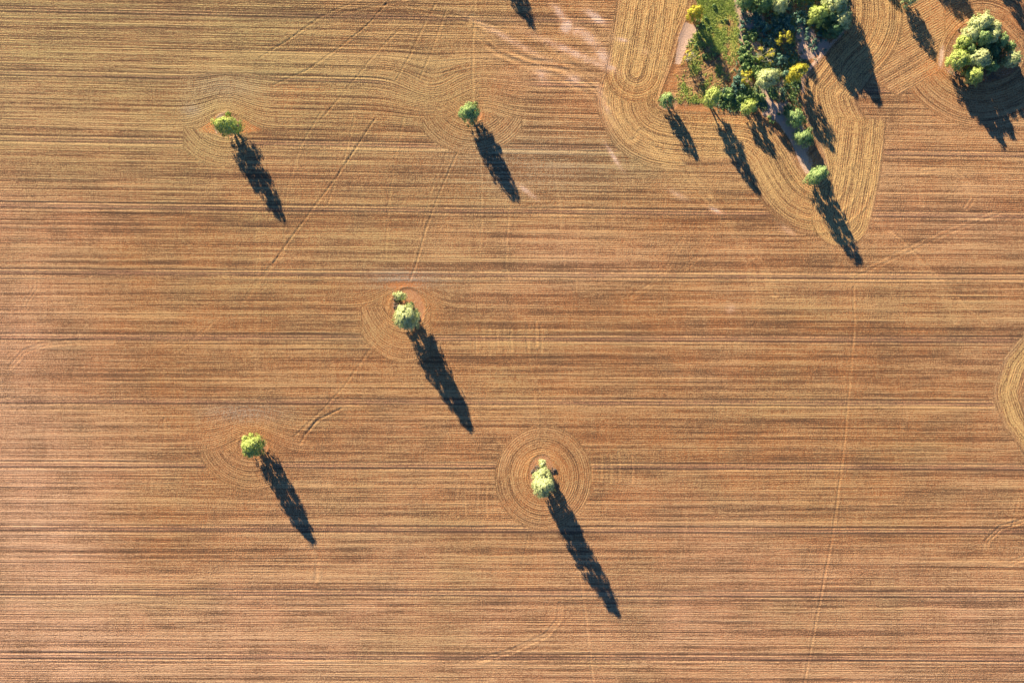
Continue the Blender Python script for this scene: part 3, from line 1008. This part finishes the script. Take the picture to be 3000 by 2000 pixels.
# ------------------------------------------------------------------ the clump on the right
CL = "trees of the dense clump near the right edge"
for i, (zx, zy, zr, h, leaf, lab) in enumerate((
        (1105, 265, 120, 4.4, 'pale', "pale tree crowning the top of the right-hand clump"),
        (990, 380, 85, 3.9, 'pale', "green tree on the upper left shoulder of the right-hand clump"),
        (1225, 330, 80, 4.0, 'pale', "pale tree on the upper right shoulder of the right-hand clump"),
        (1100, 420, 95, 4.2, 'green', "broad green tree in the upper middle of the right-hand clump"),
        (1205, 405, 75, 4.3, 'pale', "pale tree right of the broad green tree in the clump's upper middle"),
        (1310, 445, 80, 3.8, 'green', "green tree on the right flank of the right-hand clump"),
        (905, 475, 75, 3.2, 'lime', "yellow-green tree on the upper left edge of the right-hand clump"),
        (955, 550, 62, 3.0, 'green', "small green tree in the left middle of the right-hand clump"),
        (865, 660, 112, 3.6, 'lime', "broad sunlit yellow-green tree at the left corner of the right-hand clump"),
        (1080, 645, 115, 4.2, 'pale', "large pale tree in the lower middle of the right-hand clump"),
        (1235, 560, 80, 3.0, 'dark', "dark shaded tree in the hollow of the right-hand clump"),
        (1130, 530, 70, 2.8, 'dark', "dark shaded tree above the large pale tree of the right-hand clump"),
        (1405, 520, 62, 2.8, 'bush', "small tree at the far right edge of the right-hand clump"),
        (1440, 645, 85, 3.4, 'pale', "pale tree at the lower right corner of the right-hand clump"),
        (1020, 830, 92, 3.8, 'lime', "yellow-green tree at the bottom of the right-hand clump"),
        (1205, 720, 60, 2.6, 'bush', "small shaded tree at the lower right of the clump's large pale tree"),
        (1262, 732, 30, 1.8, 'green', "smallest tree in the lower right shade of the right-hand clump"))):
    tree("gum_tree", lab, 2580 + zx * .268, zy * .268, zr * .268 * 1.08, h, leaf, 1.3, 50 + i, 3, 11 if zr < 90 else 14, group=CL, low=.15)
tree("gum_tree", "small grey-green tree cut by the top edge between scrub and right-hand clump", 2664, -4, 24, 3.2, 'pale', 1.2, 80, 3, 10)

# trees just above the frame whose shadows fall into the picture
OFF = "trees beyond the top edge that shade the field"
for i, (bx, by, rr, h, lab) in enumerate((
        (1408, -196, 32, 5.4, "tree beyond the top edge casting the ragged shadow left of the pale sand patches"),
        (2105, -205, 46, 5.2, "leftmost tree beyond the top edge shading the scrub"),
        (2175, -190, 42, 5.7, "broad tree beyond the top edge shading the golden tree"),
        (2250, -170, 40, 5.6, "tree beyond the top edge shading the middle of the scrub"),
        (2330, -120, 32, 3.6, "tree beyond the top edge above the big scrub cluster"),
        (2410, -60, 34, 5.2, "tree beyond the top edge touching the big scrub cluster"),
        (2520, -190, 30, 4.2, "tree beyond the top edge between scrub and clump"),
        (2680, -190, 34, 4.9, "tree beyond the top edge casting the shadow left of the right-hand clump"),
        (2722, -176, 26, 4.6, "slender tree beyond the top edge just left of the clump's corner"),
        (2850, -210, 30, 6.6, "tall tree beyond the top edge casting the shadow in the upper right corner"))):
    hc = h * .55
    k = H / (H - hc)
    tree("gum_tree", lab, 1500 + (bx - 1500) * k, 1000 + (by - 1000) * k, rr, h, 'green', 1.1, 100 + i, 3, 11, group=OFF, low=.12)


# ------------------------------------------------------------------ low shrubs, rocks, dead wood (shared meshes)
def shrub_mesh(seed, leaf, R=.34, hh=.36, n=120):
    r = np.random.default_rng(300 + seed)
    st = [tube([(0, 0, -.03), (math.cos(a_) * R * .4, math.sin(a_) * R * .4, hh * .5), (math.cos(a_) * R * .75, math.sin(a_) * R * .75, hh * .8)],
               [.02, .014, .006], 4) for a_ in (0.3, 1.6, 2.8, 4.1, 5.3)]
    d = r.normal(size=(n, 3))
    d /= np.linalg.norm(d, axis=1)[:, None]
    d[:, 2] = np.abs(d[:, 2])
    tu = r.normal(size=(9, 3))
    tu /= np.linalg.norm(tu, axis=1)[:, None]
    tu[:, 2] = np.abs(tu[:, 2])
    d = .45 * d + tu[r.integers(0, 9, n)]
    d /= np.linalg.norm(d, axis=1)[:, None]
    c = d * (0.72 + .32 * r.random((n, 1))) * np.array([R, R * .9, hh]) + np.array([0, 0, hh * .12])
    nn = d + r.normal(size=(n, 3)) * .5
    nn /= np.linalg.norm(nn, axis=1)[:, None]
    lv = leaves(c, nn, .13, r)
    v_, f_ = merge([lv] + st)
    m = mesh_np("saltbush", v_, f_, LEAF[leaf])
    m.materials.append(BARK)
    idx = np.zeros(len(f_), np.int32)
    idx[len(lv[1]):] = 1
    m.polygons.foreach_set("material_index", idx)
    return m


SH = [shrub_mesh(i, 'salt') for i in range(5)]
SB = [shrub_mesh(10 + i, 'bush', .36, .34) for i in range(4)]
clusters = (  # centre px, spread px, count, kind, size, label
    (2200, 55, 28, 22, 34, SH, 1.0, "low saltbush in the shade between sand patch and scrub's top edge"),
    (2285, 78, 40, 26, 60, SH, 1.0, "low dark saltbush in the deep shade above the lone golden tree"),
    (2362, 70, 26, 34, 40, SH, .75, "low saltbush on mauve sand left of the big upper cluster"),
    (2190, 115, 20, 18, 30, SB, .9, "low green shrub on the grassy rise right of the paddock edge"),
    (2250, 118, 24, 22, 30, SH, 1.0, "low saltbush on the left of the lone golden tree"),
    (2390, 128, 28, 18, 24, SH, .6, "scattered saltbush on bare ground near the scrub's right-hand track"),
    (2185, 175, 12, 24, 40, SB, 1.05, "leafy green shrub in the band left of the sandy vehicle track"),
    (2280, 185, 26, 26, 48, SH, 1.05, "saltbush in the shade right of the sparse golden tree"),
    (2220, 205, 14, 26, 36, SB, 1.05, "leafy green shrub between golden and silvery trees"),
    (2162, 245, 14, 18, 16, SH, 1.1, "dark saltbush beside the paddock's lower right corner"),
    (2130, 282, 22, 14, 26, SB, 1.1, "leafy shrub right of the slim yellow-green tree"),
    (2205, 285, 16, 14, 22, SB, .95, "leafy shrub on the scrub's lower edge above the low yellow-green tree"),
    (2160, 308, 30, 10, 12, SB, .7, "small scattered shrub along the scrub's bottom edge"),
    (2062, 76, 12, 14, 12, SB, .7, "leafy shrub beside the bright yellow tree's shadow"),
    (2040, 125, 14, 10, 9, SB, .5, "small shrub on the pale sandy verge"),
    (2085, 160, 14, 14, 10, SB, .6, "small shrub along the tree shadow across the paddock"),
    (2105, 60, 24, 30, 8, SB, .55, "small tuft shrub out in the green paddock"),
    (2335, 155, 20, 16, 8, SH, .6, "sparse saltbush on bare ground above the bright yellow corner tree"),
    (2260, 345, 30, 14, 6, SB, .6, "small shrub on the bare ground below the scrub"),
)
rr_ = np.random.default_rng(55)
for cx, cy, sx_, sy_, n, pool, sc, lab in clusters:
    for k in range(n):
        x = cx + rr_.normal() * sx_ * .75
        y = cy + rr_.normal() * sy_ * .75
        s = 1.45 * sc * (0.5 + .85 * rr_.random() ** 1.5)
        o = link("saltbush" if pool is SH else "shrub", pool[int(rr_.integers(0, len(pool)))], None, (gx(x), gy(y), -.02), rr_.random() * 6.28)
        o.scale = (s, s * (.85 + .3 * rr_.random()), s * (.8 + .4 * rr_.random()))
        tag(o, lab, "shrub", lab.replace("saltbush", "saltbushes", 1) if "saltbush" in lab else lab.replace("shrub", "shrubs", 1))


def rock_mesh(seed):
    r = np.random.default_rng(500 + seed)
    import bmesh
    bm = bmesh.new()
    bmesh.ops.create_icosphere(bm, subdivisions=2, radius=.24)
    cut = [(Vector(r.normal(size=3)).normalized(), .14 + .07 * r.random()) for _ in range(7)]
    for vtx in bm.verts:
        for nrm, dd in cut:
            e = vtx.co.dot(nrm) - dd
            if e > 0:
                vtx.co -= nrm * e
        vtx.co.z *= .75
    m = bpy.data.meshes.new("rock")
    bm.to_mesh(m)
    bm.free()
    m.materials.append(ROCK)
    return m


RK = [rock_mesh(i) for i in range(5)]
for cx, cy, sx_, sy_, n, lab in ((1162, 888, 9, 22, 22, "dark rock in the heap left of the large silvery tree"),
                                 (1571, 1380, 12, 16, 22, "dark rock in the heap upper left of the tree in ring-shaped rows"),
                                 (1615, 1375, 12, 10, 10, "dark rock scattered right of the pale sapling in the ring-shaped rows"),
                                 (653, 348, 6, 5, 5, "dark rock at the top left of the three-stemmed tree"),
                                 (698, 372, 4, 14, 7, "dark rock along the right side of the three-stemmed tree"),
                                 (2815, 102, 10, 20, 12, "dark rock at the upper left edge of the right-hand clump")):
    for k in range(n):
        x = cx + (rr_.random() * 2 - 1) * sx_
        y = cy + (rr_.random() * 2 - 1) * sy_
        s = .55 + .8 * rr_.random()
        o = link("rock", RK[int(rr_.integers(0, 5))], None, (gx(x), gy(y), .08 * s), rr_.random() * 6.28)
        o.scale = (s, s * (.7 + .5 * rr_.random()), s)
        tag(o, lab, "rock", lab.replace("rock", "rocks", 1))


# ------------------------------------------------------------------ herbage of the scrub floor and grass of the small paddock
def cover_object(name, label_, dens_map, count, leaf, size, height, seed):
    r = np.random.default_rng(seed)
    flat = dens_map.ravel() / dens_map.sum()
    pick_ = r.choice(flat.size, count, p=flat)
    base_ = np.stack([GX.ravel()[pick_], GY.ravel()[pick_], Z.ravel()[pick_]], 1)
    per = 9
    ctr = np.repeat(base_, per, 0)
    hgt = np.repeat(height * (.4 + r.random(count)), per)
    ctr = ctr + np.stack([r.normal(size=count * per) * .09, r.normal(size=count * per) * .09, hgt * r.random(count * per)], 1)
    nn = r.normal(size=(count * per, 3)) * .8 + np.array([0, 0, .5])
    nn /= np.linalg.norm(nn, axis=1)[:, None]
    v_, f_ = leaves(ctr, nn, size, r)
    o = link(name, mesh_np(name, v_, f_, LEAF[leaf]))
    o["kind"] = "stuff"
    o["label"] = label_
    return o


infr = (PY > -60) & (PX < 3060) & (PY < 560)
floor = np.where(infr & inS, fl * (0.1 + np.clip(2.2 * (h2 - .44), 0, 1)) * (1 - SAND) ** 2, 0)
cover_object("herbage", "low green herbage between the shrubs on the scrub floor", floor, 4200, 'bush', .13, .20, 91)
cover_object("herbage", "blue green creeping herbage on the scrub floor", np.where(infr & inS, fl * (0.08 + np.clip(2.4 * (hn - .46), 0, 1)) * (1 - SAND) ** 2, 0), 3200, 'salt', .13, .2, 92)
cover_object("grass", "tufted yellow green grass of the small paddock", np.where(infr & inS, GREEN * kP * np.clip(2.2 * (gn - .3), 0.05, 1), 0), 4200, 'lime', .10, .07, 93)
